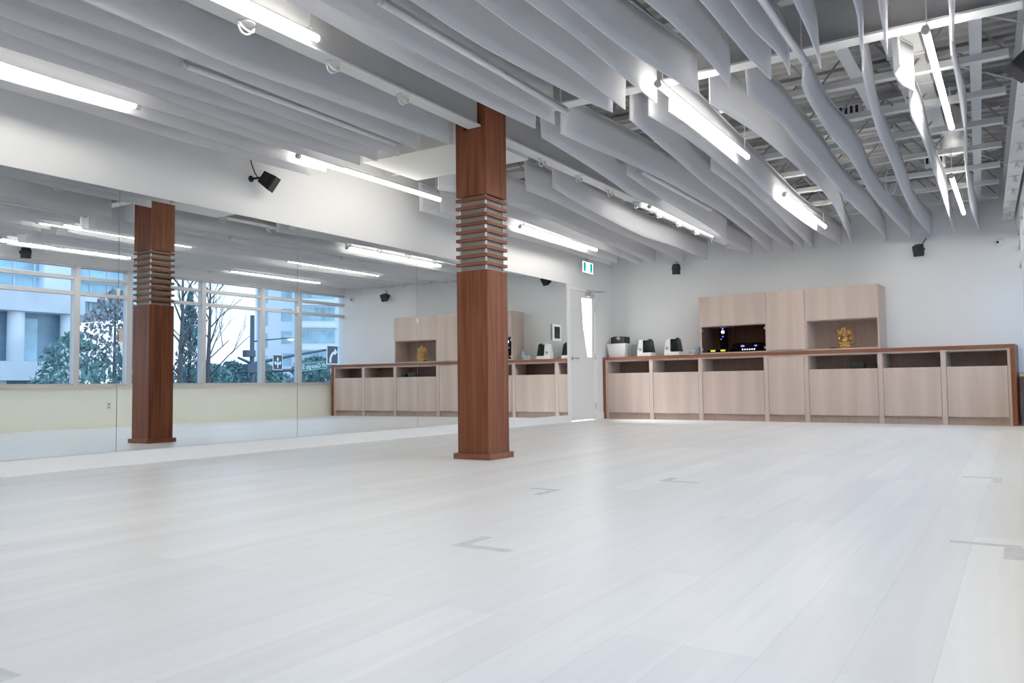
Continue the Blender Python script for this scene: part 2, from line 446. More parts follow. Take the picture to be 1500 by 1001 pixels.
# ------------------------------------------------------------------ joists and roof bits
for k in range(14):
    y = 11.8 - .86*k
    if abs(y-5.36) < .2: y -= .25
    if y < .2: break
    root = empty('roof_joist', (0, y, 2.885))
    x0, x1 = -5.80, xw(y)-.20
    m = MB(); m.box((x0, -.034, 0), (x1, .034, .05)); m.build('bottom_chord', STEELW, root)
    m = MB(); m.box((x0, -.028, .40), (x1, .028, .445)); m.build('top_chord', STEELG, root)
    m = MB(); n = int((x1-x0)/.62); st = (x1-x0)/n
    for j in range(n):
        xa = x0 + st*j
        m.tube([(xa, 0, .03), (xa+st/2, 0, .41)], .009, 6); m.tube([(xa+st/2, 0, .41), (xa+st, 0, .03)], .009, 6)
    m.build('web', WEBG, root)
    lab = ('the %s counted from the back wall' % (nth+['tenth','eleventh','twelfth','thirteenth','fourteenth'])[k])
    tag(root, 'white open web roof joist above the baffles, ' + lab, 'joist', 'roof joists')
m = MB()
for (xa, ya, xb, yb) in ((-.135, 5.46, -.37, 12.2),):
    d = Vector((xb-xa, yb-ya, 0)).normalized(); nn = Vector((d.y, -d.x, 0))*.038
    A, B_ = Vector((xa, ya, 2.934)), Vector((xb, yb, 2.934))
    q = [A-nn, A+nn, B_+nn, B_-nn]
    m.poly(q); m.poly([p+Vector((0,0,.012)) for p in q])
    for i in range(4):
        j = (i+1) % 4; m.poly([q[i], q[j], q[j]+Vector((0,0,.012)), q[i]+Vector((0,0,.012))])
tag(m.build('steel_strap', STEELW), 'flat white steel strap lying over the joists near the windows', 'strap')
m = MB(); m.box((-1.02, 5.46, 2.934), (-.93, 8.2, 2.946)); tag(m.build('steel_strap', STEELW), 'flat white steel strap over the joists beside the cross beam', 'strap')
for i, y in enumerate([6.3, 7.5, 8.9, 10.4]):
    m = MB(); m.tube([(-.36-.02*i, y+.05, 3.22), (xw(y)-.12, y-.05, 2.96)], .008, 6)
    tag(m.build('brace_rod', STEELW), 'thin white brace rod by the window side beam, %s from the cross beam' % nth[i], 'rod', 'brace rods')
# ducts, vents, cables
root = empty('air_duct', (-.62, 5.9, 3.0)); m = MB(); m.box((-.12, 0, 0), (.12, 2.7, .22)); m.build('duct_body', mat('duct_paint', (.5,.5,.49), .5, var=.03), root)
for yy in (.6, 1.3, 2.0):
    m = MB(); m.box((-.128, yy, -.006), (.128, yy+.03, .226)); m.build('flange', STEELW, root)
tag(root, 'white rectangular air duct above the joists near the long lamp', 'duct')
m = MB(); m.tube([(-.48, 8.85, 3.16), (-.48, 9.5, 3.16), (-.52, 10.0, 3.16)], .12, 18); tag(m.build('round_duct', mat('round_duct_paint', (.55,.55,.54), .45, var=.03)), 'short round pale duct above the joists near the windows', 'duct')
def vent(loc, label, rz=0):
    root = empty('vent_grille', loc, rz)
    m = MB(); m.box((-.10,-.10,.0), (.10,.10,.10)); m.build('housing', STEELW, root)
    m = MB(); 
    for k in range(4): m.box((-.08+.045*k, -.104, .015), (-.055+.045*k, -.10, .085))
    m.build('slot', BLACK, root)
    tag(root, label, 'vent', 'vent grilles among the joists')
vent((-1.20, 7.72, 2.965), 'small white vent box with dark slots among the joists, nearer the cross beam')
vent((-.70, 10.0, 2.965), 'small white vent box with dark slots among the joists, nearer the back wall')
m = MB(); pts = []
for k in range(25):
    a = 2*PI*k/24; pts.append((-1.10+.055*math.sin(a), 9.55+.02*math.cos(a), 2.76+.15*math.cos(a)))
m.tube(pts[:-1], .006, 6, closed=True); tag(m.build('cable_loop', WHITEP), 'white cable loop hanging from a joist between two baffles', 'cable')

# ------------------------------------------------------------------ hanging baffles
def crom(P, step=.12):
    out = []
    for i in range(len(P)-1):
        p0 = Vector(P[max(i-1,0)]); p1 = Vector(P[i]); p2 = Vector(P[i+1]); p3 = Vector(P[min(i+2, len(P)-1)])
        n = max(1, int((p2-p1).length/step))
        for k in range(n):
            t = k/n
            out.append(.5*((2*p1)+(p2-p0)*t+(2*p0-5*p1+4*p2-p3)*t*t+(3*p1-p0-3*p2+p3)*t**3))
    out.append(Vector(P[-1])); return out
BF0, BF1 = 2.553, 2.862
bcount = [0]
def baffle(P, label, group, amp=.015):
    bcount[0] += 1; ph = bcount[0]*1.7
    path = crom(P)
    root = empty('ceiling_baffle', (path[0].x, path[0].y, BF0))
    def rib(mb, z0, z1, th, rows, a):
        N = len(path); grid = []
        for i, p in enumerate(path):
            d = (path[min(i+1, N-1)] - path[max(i-1, 0)]).normalized(); n = Vector((d.y, -d.x))
            row = []
            for s in (-1, 1):
                for r in range(rows+1):
                    f = r/rows; z = z0 + (z1-z0)*f
                    zz = (z-BF0)/(BF1-BF0)
                    off = a*math.sin(1.9*p.y+ph)*zz + a*.5*math.sin(4.1*p.y+ph*2)*(1-zz)*zz*2
                    q = p + n*(s*th/2 + off)
                    row.append(mb.bm.verts.new((q.x-path[0].x, q.y-path[0].y, z-BF0)))
            grid.append(row)
        R = rows+1
        for i in range(N-1):
            A, B_ = grid[i], grid[i+1]
            for r in range(rows):
                mb._face([A[r], A[r+1], B_[r+1], B_[r]], True)
                mb._face([A[R+r], B_[R+r], B_[R+r+1], A[R+r+1]], True)
            mb._face([A[0], B_[0], B_[R], A[R]]); mb._face([A[rows], A[R+rows], B_[R+rows], B_[rows]])
        for G in (grid[0], grid[-1]):
            for r in range(rows): mb._face([G[r], G[r+1], G[R+r+1], G[R+r]])
    m = MB(); rib(m, BF0, BF1, .009, 4, amp); m.build('felt_strip', FELT, root)
    m = MB(); rib(m, BF1, BF1+.014, .016, 1, amp); m.build('top_rail', RAILM, root)
    m = MB()
    for i in range(3, len(path)-2, 14):
        p = path[i]; m.tube([(p.x-path[0].x, p.y-path[0].y, BF1+.01-BF0), (p.x-path[0].x, p.y-path[0].y, 2.93-BF0)], .0025, 4)
    m.build('hanger', RAILM, root)
    tag(root, label, 'baffle', group)
def ext(P, y0=.7, amp=.05, ph=0):      # carry a near-row strip back towards the camera wall
    x, y = P[0]; Q = []
    k = y - .65
    while k > y0:
        Q.append((x + amp*math.sin((y-k)*1.3+ph)*min(1, y-k), k)); k -= .65
    return Q[::-1] + P
A = [
 [(-.19,4.4),(-.25,5.24)],
 [(-.51,4.1),(-.55,4.6),(-.57,4.92),(-.60,5.24)],
 [(-.64,4.2),(-.66,4.6),(-.70,4.9),(-.735,5.24)],
 [(-.89,3.96),(-.91,4.25),(-.93,4.7),(-.98,5.24)],
 [(-1.18,4.05),(-1.18,4.4),(-1.15,4.8),(-1.15,5.05),(-1.17,5.24)],
 [(-1.31,3.94),(-1.31,4.4),(-1.31,4.85),(-1.29,5.24)],
 [(-1.55,3.78),(-1.53,4.1),(-1.53,4.76),(-1.56,5.24)],
 [(-1.90,3.54),(-1.89,4.2),(-1.84,4.69),(-1.77,5.24)],
 [(-2.06,3.44),(-2.05,3.94),(-2.07,4.64),(-2.08,5.24)],
 [(-2.27,3.3),(-2.28,3.65),(-2.28,4.29),(-2.32,5.24)],
 [(-2.55,3.1),(-2.56,3.78),(-2.49,4.75),(-2.42,5.24)],
 [(-2.93,2.86),(-2.93,3.2),(-2.93,3.7),(-2.92,4.3),(-2.90,5.24)],
 [(-3.07,2.77),(-3.10,3.53),(-3.10,4.51),(-3.07,5.24)],
]
nth2 = ['first','second','third','fourth','fifth','sixth','seventh','eighth','ninth','tenth','eleventh','twelfth','thirteenth','fourteenth','fifteenth']
for i, P in enumerate(A):
    baffle(ext(P, ph=i*.9, amp=.035), 'white felt baffle in front of the cross beam, %s from the window side' % nth2[i], 'baffles in front of the cross beam')
D = [
 [(-3.93,2.17),(-3.95,2.67),(-3.98,3.18),(-3.92,4.03),(-3.85,5.22)],
 [(-4.15,2.04),(-4.13,2.5),(-4.13,3.0),(-4.15,4.0),(-4.17,5.22)],
 [(-4.45,2.0),(-4.42,3.0),(-4.46,4.0),(-4.43,5.24)],
 [(-4.62,1.9),(-4.68,3.0),(-4.62,4.1),(-4.68,5.24)],
 [(-4.86,1.9),(-4.83,2.9),(-4.88,4.0),(-4.88,5.24)],
 [(-5.05,1.8),(-5.09,2.8),(-5.05,4.0),(-5.08,5.24)],
 [(-5.36,1.8),(-5.37,2.5),(-5.34,2.95),(-5.31,3.5),(-5.34,4.4),(-5.30,5.24)],
 [(-5.55,1.8),(-5.52,2.9),(-5.56,4.0),(-5.50,5.24)],
]
for i, P in enumerate(D):
    baffle(ext(P, ph=i*1.3, amp=.03), 'white felt baffle between long beam and mirror wall, near row, %s from the beam' % nth2[i], 'baffles by the mirror wall, near row')
B = [
 [(-.27,5.46),(-.27,5.9),(-.28,6.7),(-.29,7.3),(-.32,8.15),(-.37,9.5),(-.39,10.6),(-.36,12.24)],
 [(-.55,5.46),(-.60,5.6),(-.58,5.85),(-.53,6.0),(-.57,6.2),(-.60,6.53),(-.59,7.24),(-.60,8.5),(-.62,9.7),(-.64,11.0),(-.66,12.25)],
 [(-.77,5.46),(-.82,6.09),(-.87,6.87),(-.90,7.87),(-.96,9.35),(-.98,10.84),(-.94,12.27)],
 [(-1.14,5.46),(-1.17,5.77),(-1.20,6.7),(-1.19,7.59),(-1.24,8.96),(-1.24,10.16),(-1.19,12.29)],
 [(-1.50,5.46),(-1.46,6.29),(-1.48,6.73),(-1.48,7.83),(-1.50,9.4),(-1.48,11.3),(-1.50,12.31)],
 [(-1.77,5.46),(-1.69,6.19),(-1.66,6.79),(-1.64,7.96),(-1.66,9.16),(-1.82,11.0),(-1.97,12.34)],
 [(-2.07,5.46),(-2.06,5.9),(-2.08,7.2),(-2.15,8.44),(-2.18,9.53),(-2.17,10.9),(-2.11,12.35)],
 [(-2.23,5.46),(-2.19,6.11),(-2.20,6.93),(-2.23,7.93),(-2.27,8.59),(-2.31,9.26),(-2.38,10.37),(-2.45,11.5),(-2.50,12.38)],
 [(-2.34,7.2),(-2.37,8.4),(-2.48,9.87),(-2.58,11.2),(-2.65,12.39)],
 [(-2.38,5.46),(-2.42,5.98),(-2.48,6.72),(-2.56,7.69),(-2.70,9.85),(-2.78,11.2),(-2.80,12.40)],
 [(-2.97,5.46),(-2.94,5.91),(-2.88,6.54),(-2.84,7.29),(-2.84,8.03),(-2.86,9.27),(-2.98,10.8),(-3.12,12.42)],
 [(-3.05,6.9),(-3.10,7.42),(-3.15,8.1),(-3.18,8.67),(-3.24,9.79),(-3.34,10.88)],
 [(-3.14,5.46),(-3.18,6.01),(-3.27,6.98),(-3.36,7.74),(-3.38,8.6),(-3.41,10.45),(-3.42,12.44)],
]
for i, P in enumerate(B):
    baffle(P, 'white wavy felt baffle behind the cross beam, %s from the window side' % nth2[i], 'baffles behind the cross beam')
C_ = [
 [(-3.87,6.94),(-3.97,7.61),(-4.10,8.79),(-4.18,10.06),(-4.12,11.0),(-4.16,12.49)],
 [(-4.16,6.9),(-4.16,7.41),(-4.23,8.15),(-4.36,9.43),(-4.43,10.77),(-4.55,12.52)],
 [(-4.63,7.2),(-4.67,8.21),(-4.78,9.48),(-4.88,10.8),(-5.05,12.56)],
 [(-5.00,6.9),(-4.98,8.2),(-5.06,9.6),(-5.12,10.8),(-5.30,12.57)],
 [(-5.47,7.2),(-5.42,8.3),(-5.42,9.55),(-5.44,10.61),(-5.50,12.0)],
 [(-5.62,7.0),(-5.64,8.6),(-5.60,10.0),(-5.66,11.2),(-5.66,12.1)],
 [(-4.86,6.35),(-4.80,6.55),(-4.66,6.62),(-4.5,6.68),(-4.30,6.72)],
]
for i, P in enumerate(C_):
    baffle(P, ('white felt baffle between long beam and mirror wall, far row, %s from the beam' % nth2[i]) if i < 6 else 'short curled white felt baffle behind the ceiling soffit', 'baffles by the mirror wall, far row')

# ------------------------------------------------------------------ tube lamps
LAMPS = [
 (-5.20, 1.22, 3.33, 1, 'lit tube lamp over the mirror at the upper left edge'),
 (-3.505, 1.30, 3.43, 1, 'lit tube lamp beside the long beam at the top of the picture'),
 (-4.285, 3.02, 5.07, 0, 'unlit tube lamp between the long beam and the mirror wall'),
 (-5.20, 4.80, 6.86, 1, 'lit tube lamp along the mirror wall beside the ceiling soffit'),
 (-2.735, 3.06, 5.14, 0, 'unlit tube lamp over the wooden column'),
 (-5.275, 8.58, 10.80, 1, 'lit tube lamp along the far mirror wall near the exit sign'),
 (-3.515, 8.56, 10.85, 1, 'lit tube lamp close beside the far half of the long beam'),
 (-1.965, 4.97, 7.11, 1, 'lit tube lamp under the cross beam in the middle of the ceiling'),
 (-2.05, 8.74, 10.93, 1, 'lit tube lamp between baffles above the tall cabinets'),
 (-1.06, 3.05, 5.18, 0, 'unlit tube lamp in front of the cross beam on the right'),
 (-.375, 5.05, 7.20, 1, 'lit tube lamp under the cross beam nearest the windows'),
 (-.485, 8.90, 11.02, 1, 'lit tube lamp near the windows and the back wall'),
 (-2.945, 6.95, 9.06, 0, 'unlit tube lamp half hidden between baffles in the far row'),
 (-1.97, .9, 3.0, 1, 'unseen lit tube lamp added overhead in the middle, nearer than the cross beam'),  # out of view, added to light the room
 (-.38, .9, 3.0, 1, 'unseen lit tube lamp added overhead by the windows, nearer than the cross beam'),  # second added lamp out of view, only for its light
]
LZ = 2.585
for (x, y0, y1, on, lab) in LAMPS:
    root = empty('tube_lamp', (x, y0, 2.69 if x == -3.505 else LZ+.03 if x == -3.515 else LZ))
    L = y1-y0
    m = MB(); m.tube([(0,.03,0),(0,L-.03,0)], .020, 16); m.build('diffuser', (LAMPWALL if (x < -5 or x == -3.515) else LAMPON) if on else LAMPOFF, root)
    m = MB(); m.box((-.014,.02,.018), (.014,L-.02,.032)); m.build('housing', STEELG, root)
    for yy in (0, L-.035):
        m = MB(); m.tube([(0,yy,0),(0,yy+.035,0)], .0225, 16); m.build('end_cap', RAILM, root)
    for yy in (.10, L-.10):
        m = MB(); m.tube([(0,yy,.03),(0,yy,.31)], .0035, 5); m.box((-.012,yy-.012,.03),(.012,yy+.012,.045)); m.build('hanger_wire', STEELW, root)
    tag(root, lab, 'lamp', 'tube lamps')

# ------------------------------------------------------------------ wall of cabinets
CO = Vector((-5.873, yfront(-5.873), 0))
def cab(name, s): return empty(name, CO + Matrix.Rotation(TH, 3, 'Z') @ Vector((s, 0, 0)), TH)
DEP = .452
S = [.030, .869, 1.709, 2.735, 3.316, 4.298, 5.063, 5.807]
ZT = .972
blabs = ['pale oak base cabinet with open niche at the far left, beside the white door',
 'pale oak base cabinet with open niche, second from the white door',
 'wide pale oak base cabinet with open niche, below the dark glass compartment',
 'narrow pale oak base cabinet with one full door and no niche',
 'wide pale oak base cabinet with black boxes in its niche, below the gold statue',
 'pale oak base cabinet with empty niche, second from the window end',
 'pale oak base cabinet with open niche at the window end of the counter']
for i in range(7):
    s0, s1 = S[i], S[i+1]; w = s1-s0
    root = cab('base_cabinet', s0); t = .03
    m = MB()
    m.box((0, 0, 0), (t, DEP, ZT)); m.box((w-t, 0, 0), (w, DEP, ZT)); m.box((t, 0, ZT-.022), (w-t, DEP, ZT))
    m.build('carcass', OAK, root)
    if i != 3:
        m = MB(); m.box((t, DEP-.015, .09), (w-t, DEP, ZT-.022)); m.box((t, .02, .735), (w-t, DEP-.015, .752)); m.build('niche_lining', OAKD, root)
        m = MB(); m.bbox((t+.005, .004, .105), (w-t-.005, .022, .752), .0015); m.build('door', OAK, root)
    else:
        m = MB(); m.bbox((t+.005, .004, .105), (w-t-.005, .022, ZT-.025), .0015); m.build('door', OAK, root)
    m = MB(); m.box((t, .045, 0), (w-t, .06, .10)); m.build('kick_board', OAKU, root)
    tag(root, blabs[i], 'cabinet', 'base cabinets')
root = cab('worktop', 0)
m = MB(); m.bbox((-.012, -.022, ZT), (5.862, DEP, 1.022), .003); m.build('top_slab', WALH, root)
m = MB(); m.bbox((-.012, -.022, 0), (.028, DEP, ZT), .002); m.build('end_panel', WAL, root)
m = MB(); m.bbox((5.809, -.022, 0), (5.862, DEP, ZT), .002); m.build('end_panel', WAL, root)
tag(root, 'long walnut worktop with end panels running over the base cabinets', 'worktop')
U = [1.723, 2.764, 3.325, 4.303]; UZ0, UZ1 = 1.0225, 1.905
UD = .45
ulabs = ['pale oak upper cabinet with a smoked glass compartment', 'tall narrow pale oak upper cabinet between glass compartment and statue niche', 'pale oak upper cabinet with an open niche holding the gold statue']
for i in range(3):
    w = U[i+1]-U[i]; root = cab('upper_cabinet', U[i]); t = .02
    m = MB(); m.box((0, .0, UZ0), (t, UD, UZ1)); m.box((w-t, .0, UZ0), (w, UD, UZ1)); m.box((t, .0, UZ1-.012), (w-t, UD, UZ1)); m.box((t, .0, UZ0), (w-t, UD, UZ0+.018))
    m.build('carcass', OAK, root)
    zb = UZ0+.02 if i == 1 else 1.448
    m = MB(); m.bbox((.002, -.02, zb), (w-.002, -.001, UZ1-.001), .0015); m.build('door', OAK, root)
    if i != 1:
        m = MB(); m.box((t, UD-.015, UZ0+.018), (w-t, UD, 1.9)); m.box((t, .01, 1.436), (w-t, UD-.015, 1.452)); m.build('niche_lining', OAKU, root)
    if i == 0:
        m = MB()
        for k in range(2): m.box((t+.003+k*(w/2-t), .004, UZ0+.022), (w/2-.001+k*(w/2-t-.002), .009, 1.434))
        g = m.build('glass_door', SMOKE, root)
        m = MB()
        for xx in (t+.012, w-t-.012):
            for zz in (1.09, 1.38): m.bbox((xx-.012, -.002, zz-.018), (xx+.012, .003, zz+.018), .001)
        m.build('hinge', CHROME, g)
    tag(root, ulabs[i], 'cabinet', 'upper cabinets')
def cpos(s, d, z): return CO + Matrix.Rotation(TH, 3, 'Z') @ Vector((s, d, z))
def sx(x): return (x - CO.x)/math.cos(TH)
WT = 1.0225
# --- things on the worktop
root = empty('tapered_bin', cpos(sx(-5.672), .2, WT), TH)
m = MB(); m.frustum((0,0,0), (.29,.22), (0,0,.222), (.35,.27)); m.build('bin_body', WHITEP, root)
m = MB()
for a_, b_ in (((-.178,-.138,.212),(.178,-.128,.226)),((-.178,.128,.212),(.178,.138,.226)),((-.178,-.128,.212),(-.168,.128,.226)),((.168,-.128,.212),(.178,.128,.226))): m.box(a_, b_)
m.build('rim', WHITEP, root)
tag(root, 'white tapered bin standing on the left end of the worktop', 'bin')
root = empty('projector', cpos(sx(-5.662), .2, WT+.227), TH)
m = MB(); m.bbox((-.13,-.10,0), (.13,.10,.115), .012); m.build('case', BLACK, root)
m = MB(); m.tube([(.02,-.10,.09),(.02,-.115,.09)], .03, 16); m.build('lens', GREYP, root)
m = MB(); m.bbox((-.10,-.07,.115), (.05,.07,.125), .003); m.build('top_panel', DARKG, root)
tag(root, 'black boxy device with a round grey lens, resting on the white bin', 'projector')
root = empty('clear_container', cpos(sx(-5.45), .22, WT), TH)
m = MB(); m.frustum((0,0,0), (.10,.10), (0,0,.19), (.13,.12)); m.build('container_body', CLEAR, root)
m = MB(); m.bbox((-.067,-.062,.19), (.067,.062,.20), .003); m.build('lid', CLEAR, root)
tag(root, 'clear plastic container between the white bin and a humidifier', 'container')
def humid(s, label, src=None):
    if src is not None:
        r = copy_tree(src); r.location = cpos(s, .2, WT); tag(r, label, 'humidifier', 'humidifiers on the worktop'); return r
    root = empty('humidifier', cpos(s, .2, WT), TH)
    m = MB(); m.bbox((-.13,-.09,0), (.13,.09,.06), .015, 3); m.build('base', WHITEP, root)
    m = MB(); m.frustum((-.077,0,.055), (.105,.17), (-.068,0,.275), (.07,.13)); o = m.build('tower', WHITEP, root)
    m = MB(); m.frustum((.045,0,.062), (.155,.165), (.035,0,.265), (.125,.12)); m.build('water_tank', TANK, root)
    m = MB(); m.frustum((.045,0,.064), (.12,.12), (.038,0,.24), (.09,.08)); m.build('tank_core', GREYP, root)
    m = MB(); m.tube([(.07,0,.262),(.07,0,.285)], .03, 16); m.build('mist_cap', DARKG, root)
    m = MB(); m.tube([(-.079,-.076,.12),(-.079,-.095,.12)], .024, 18); o = m.build('dial', GREYP, root); o['label'] = 'round grey dial'
    tag(root, label, 'humidifier', 'humidifiers on the worktop'); return root
h1 = humid(sx(-5.182), 'white humidifier with smoked tank standing nearer the white bin')
humid(sx(-4.695), 'white humidifier with smoked tank standing nearer the upper cabinets', h1)
root = empty('soap_bottle', cpos(sx(-4.265), .18, WT), TH)
m = MB(); m.lathe([(.036,0),(.04,.01),(.04,.085),(.03,.11),(.014,.125)], 18); m.build('bottle', BLUEB, root)
m = MB(); m.lathe([(.016,.125),(.016,.15),(.006,.152),(.006,.175)], 12); m.box((-.03,-.006,.172),(.01,.006,.182)); m.build('pump', WHITEP, root)
tag(root, 'blue pump bottle against the side of the upper cabinet', 'bottle')
root = empty('desk_clock', cpos(sx(-4.37), .14, WT), TH)
m = MB(); m.bbox((-.055,-.02,0), (.055,.02,.075), .006); m.build('case', WHITEP, root)
m = MB(); m.box((-.042,-.0215,.012), (.042,-.0195,.062)); m.build('screen', GREYP, root)
tag(root, 'small white framed clock with grey screen in front of the blue bottle', 'clock')
# --- inside the smoked glass compartment
SH = UZ0+.0185
root = empty('amplifier', cpos(U[0]+.70, .24, SH), TH)
m = MB(); m.bbox((-.215,-.16,.008), (.215,.16,.125), .004); m.build('case', BLACK, root)
LEDW = emis('white_led_and_glint', (.75,.85,1), 14); LEDB = emis('blue_led_and_glint', (.12,.10,1), 8); LEDY = emis('yellow_display', (.75,.95,.08), 2.2)
m = MB()
for k in range(6): m.ell((-.06+.036*k, -.163, .035), .008, 8, 6)
m.build('button_lights', LEDW, root)
m = MB(); m.ell((-.06,-.162,.088), (.03,.004,.012), 12, 8); m.ell((.14,-.162,.088), (.022,.004,.008), 12, 8); m.build('blue_display', LEDB, root)
m = MB(); m.bbox((-.19,-.14,.125), (.19,.10,.14), .003); m.build('top_cover', DARKG, root)
tag(root, 'black amplifier with glowing blue and white lights behind the smoked glass', 'amplifier')
root = empty('disc_player', cpos(U[0]+.25, .22, SH), TH)
m = MB(); m.bbox((-.18,-.13,.006), (.18,.13,.055), .003); m.build('case', BLACK, root)
m = MB()
for xx in (-.085, .075): m.box((xx-.036,-.133,.018), (xx+.036,-.129,.042))
m.build('display_or_glint', LEDY, root)
m = MB()
for a_, b_ in (((-.18,-.134,.05),(.18,-.13,.054)),((-.18,-.134,.008),(-.176,-.13,.054)),((.176,-.134,.008),(.18,-.13,.054))): m.box(a_, b_)
m.build('trim_line', RAILM, root)
tag(root, 'flat black player with two yellow lit displays behind the smoked glass', 'player')
root = empty('glint_block', cpos(U[0]+.25, .34, SH), TH)  # block added to carry a window reflection seen in the glass
m = MB(); m.bbox((-.05,-.05,0), (.05,.05,.39), .004); m.build('case', BLACK, root)
m = MB(); m.box((-.02,-.053,.31), (.022,-.05,.345)); m.build('display_or_glint', LEDW, root)  # glowing white patch painted as the window reflection
m = MB(); m.ell((0,-.053,.255), .009, 8, 6); m.ell((-.028,-.053,.215), .008, 8, 6); m.ell((.0,-.053,.375), .012, 8, 6); m.build('blue_glints', LEDB, root)  # glowing blue dots, part of the same painted reflection
tag(root, 'upright black block with painted blue and white window reflections behind the smoked glass', 'reflection')
# --- gold statue in the niche
root = empty('gold_statue', cpos(sx(-2.075), .2, SH), TH)
m = MB(); m.lathe([(.075,0),(.095,.012),(.085,.03),(.098,.045),(.09,.06)], 20, Matrix.Diagonal((1,.72,1,1)).to_4x4()); m.build('pedestal', GOLD, root)
m = MB()
m.ell((0,.0,.125), (.062,.05,.068)); m.ell((0,-.03,.115), (.045,.035,.042))
for s in (-1, 1):
    m.ell((s*.055,-.028,.078), (.048,.034,.022), M=Matrix.Rotation(s*.35, 3, 'Z')); m.ell((s*.02,-.058,.072), (.026,.016,.013))
    m.tube([(s*.05,0,.185),(s*.082,-.012,.155),(s*.075,-.04,.125)], [.018,.015,.012], 8)
    m.tube([(s*.045,.015,.19),(s*.088,.01,.205),(s*.09,.0,.25)], [.016,.013,.011], 8); m.ell((s*.09,0,.262), .016, 8, 6)
    m.ell((s*.048,.0,.232), (.03,.008,.034)); m.tube([(s*.016,-.036,.215),(s*.022,-.058,.20)], [.006,.003], 6)
m.ell((0,.0,.195), (.045,.034,.03)); m.ell((0,-.005,.235), (.036,.034,.038))
m.tube([(0,-.035,.23),(.002,-.056,.205),(.006,-.06,.17),(.022,-.058,.145),(.034,-.056,.15)], [.017,.015,.012,.009,.007], 8)
m.build('seated_figure', GOLD, root)
m = MB(); m.lathe([(.034,.262),(.037,.27),(.028,.285),(.03,.295),(.016,.315),(.004,.335)], 14); m.build('crown', GOLD, root)
m = MB(); pts = [(math.cos(a)*.098, .035, .15+math.sin(a)*.165) for a in [PI*(-.12+1.24*k/20) for k in range(21)]]
m.tube(pts, .009, 7)
for p in pts[::2]: m.ell(p, .013, 8, 6)
m.build('halo_arch', GOLD, root)
tag(root, 'gold seated elephant-headed statue in the open upper niche', 'statue')
root = empty('small_remote', cpos(sx(-2.215), .12, SH), TH+.3)
m = MB(); m.bbox((-.05,-.015,0), (.05,.015,.02), .005); m.build('case', BLACK, root); m = MB(); m.ell((.0,0,.02), (.012,.01,.004), 8, 5); m.build('button', DARKG, root)
tag(root, 'small black remote lying beside the foot of the gold statue', 'remote')
for k, (xx, wd, hh, lab) in enumerate(((-1.905, .185, .093, 'larger black speaker box in the niche below the statue'), (-1.70, .10, .062, 'smaller black box at the right side of the niche below the statue'))):
    root = empty('speaker_box', cpos(sx(xx), .16, .7525), TH)
    m = MB(); m.bbox((-wd/2,-.05,0), (wd/2,.05,hh), .012, 3); m.build('case', BLACK, root)
    m = MB(); m.box((-wd/2+.015,-.052,.012), (wd/2-.015,-.0495,hh-.012)); m.build('grille', BLACKG, root)
    tag(root, lab, 'speaker')

# ------------------------------------------------------------------ wall mounted speakers
def speaker(wallp, normal, body, aim, label, cable_to):
    wallp, normal, body, aim = Vector(wallp), Vector(normal).normalized(), Vector(body), Vector(aim).normalized()
    root = empty('wall_speaker', wallp)
    q = aim.to_track_quat('-Y', 'Z').to_matrix().to_4x4()
    T = Matrix.Translation(body-wallp) @ q
    m = MB()
    f = [(-.066,-.066,-.074),(.066,-.066,-.074),(.066,-.066,.074),(-.066,-.066,.074)]
    bq = [(-.050,.062,-.058),(.050,.062,-.058),(.050,.062,.058),(-.050,.062,.058)]
    V = [m.bm.verts.new(T @ Vector(p)) for p in f+bq]
    for idx in ((0,1,2,3),(7,6,5,4),(0,4,5,1),(1,5,6,2),(2,6,7,3),(3,7,4,0)): m._face([V[i] for i in idx])
    m.build('cabinet', BLACK, root)
    m = MB(); m.box((-.058,-.070,-.066), (.058,-.065,.066), T); m.build('grille', BLACKG, root)
    m = MB(); m.tube([(0,0,0), normal*.008], .03, 12); m.tube([normal*.005, (body-wallp)-aim*.06], .011, 8)
    side = q.to_3x3() @ Vector((1,0,0)); m.tube([(body-wallp)-side*.075, (body-wallp)+side*.075], .012, 8)
    m.build('bracket', BLACK, root)
    c = Vector(cable_to)-wallp; bb = body-wallp
    m = MB(); m.tube([bb-aim*.05, bb*.42+Vector((0,0,.015)), bb*.25+c*.25, c*.6+bb*.06, c], .006, 6); m.build('cable', BLACK, root)
    tag(root, label, 'speaker', 'wall speakers')
speaker((XL, 4.88, 2.50), (1,0,0), (-5.745, 4.96, 2.478), (.72,.40,-.55), 'black speaker tilted on the white wall above the mirrors', (XL+.01, 4.86, 2.735))
speaker((-4.66, yback(-4.66), 2.45), (0,-1,0), (-4.66, yback(-4.66)-.13, 2.445), (.30,-.75,-.50), 'black speaker on the back wall near the exit sign corner', (-4.70, yback(-4.70)-.01, 2.58))
speaker((-1.085, yback(-1.085), 2.40), (0,-1,0), (-1.085, yback(-1.085)-.13, 2.365), (-.12,-.8,-.45), 'black speaker on the back wall above the right end of the counter', (-1.0, yback(-1.0)-.01, 2.53))
speaker((xw(5.9), 5.90, 2.56), (-1,0,0), (.10, 5.89, 2.555), (-.55,-.25,-.75), 'black speaker over the windows at the right edge', (xw(6.0)-.01, 6.0, 2.70))
root = empty('dome_camera', (-.146, yback(-.146), 2.377), TH)
m = MB(); m.lathe([(.055,0),(.055,.018),(.05,.024)], 20, Matrix.Rotation(PI/2, 4, 'X')); m.build('mount', WHITEP, root)
m = MB(); m.ell((0,-.028,0), (.042,.04,.042)); m.build('dome', WHITEP, root)
m = MB(); m.tube([(-.012,-.05,-.004),(-.016,-.073,-.008)], .016, 12); m.build('lens', BLACK, root)
tag(root, 'small white dome camera on the back wall near the windows', 'camera')
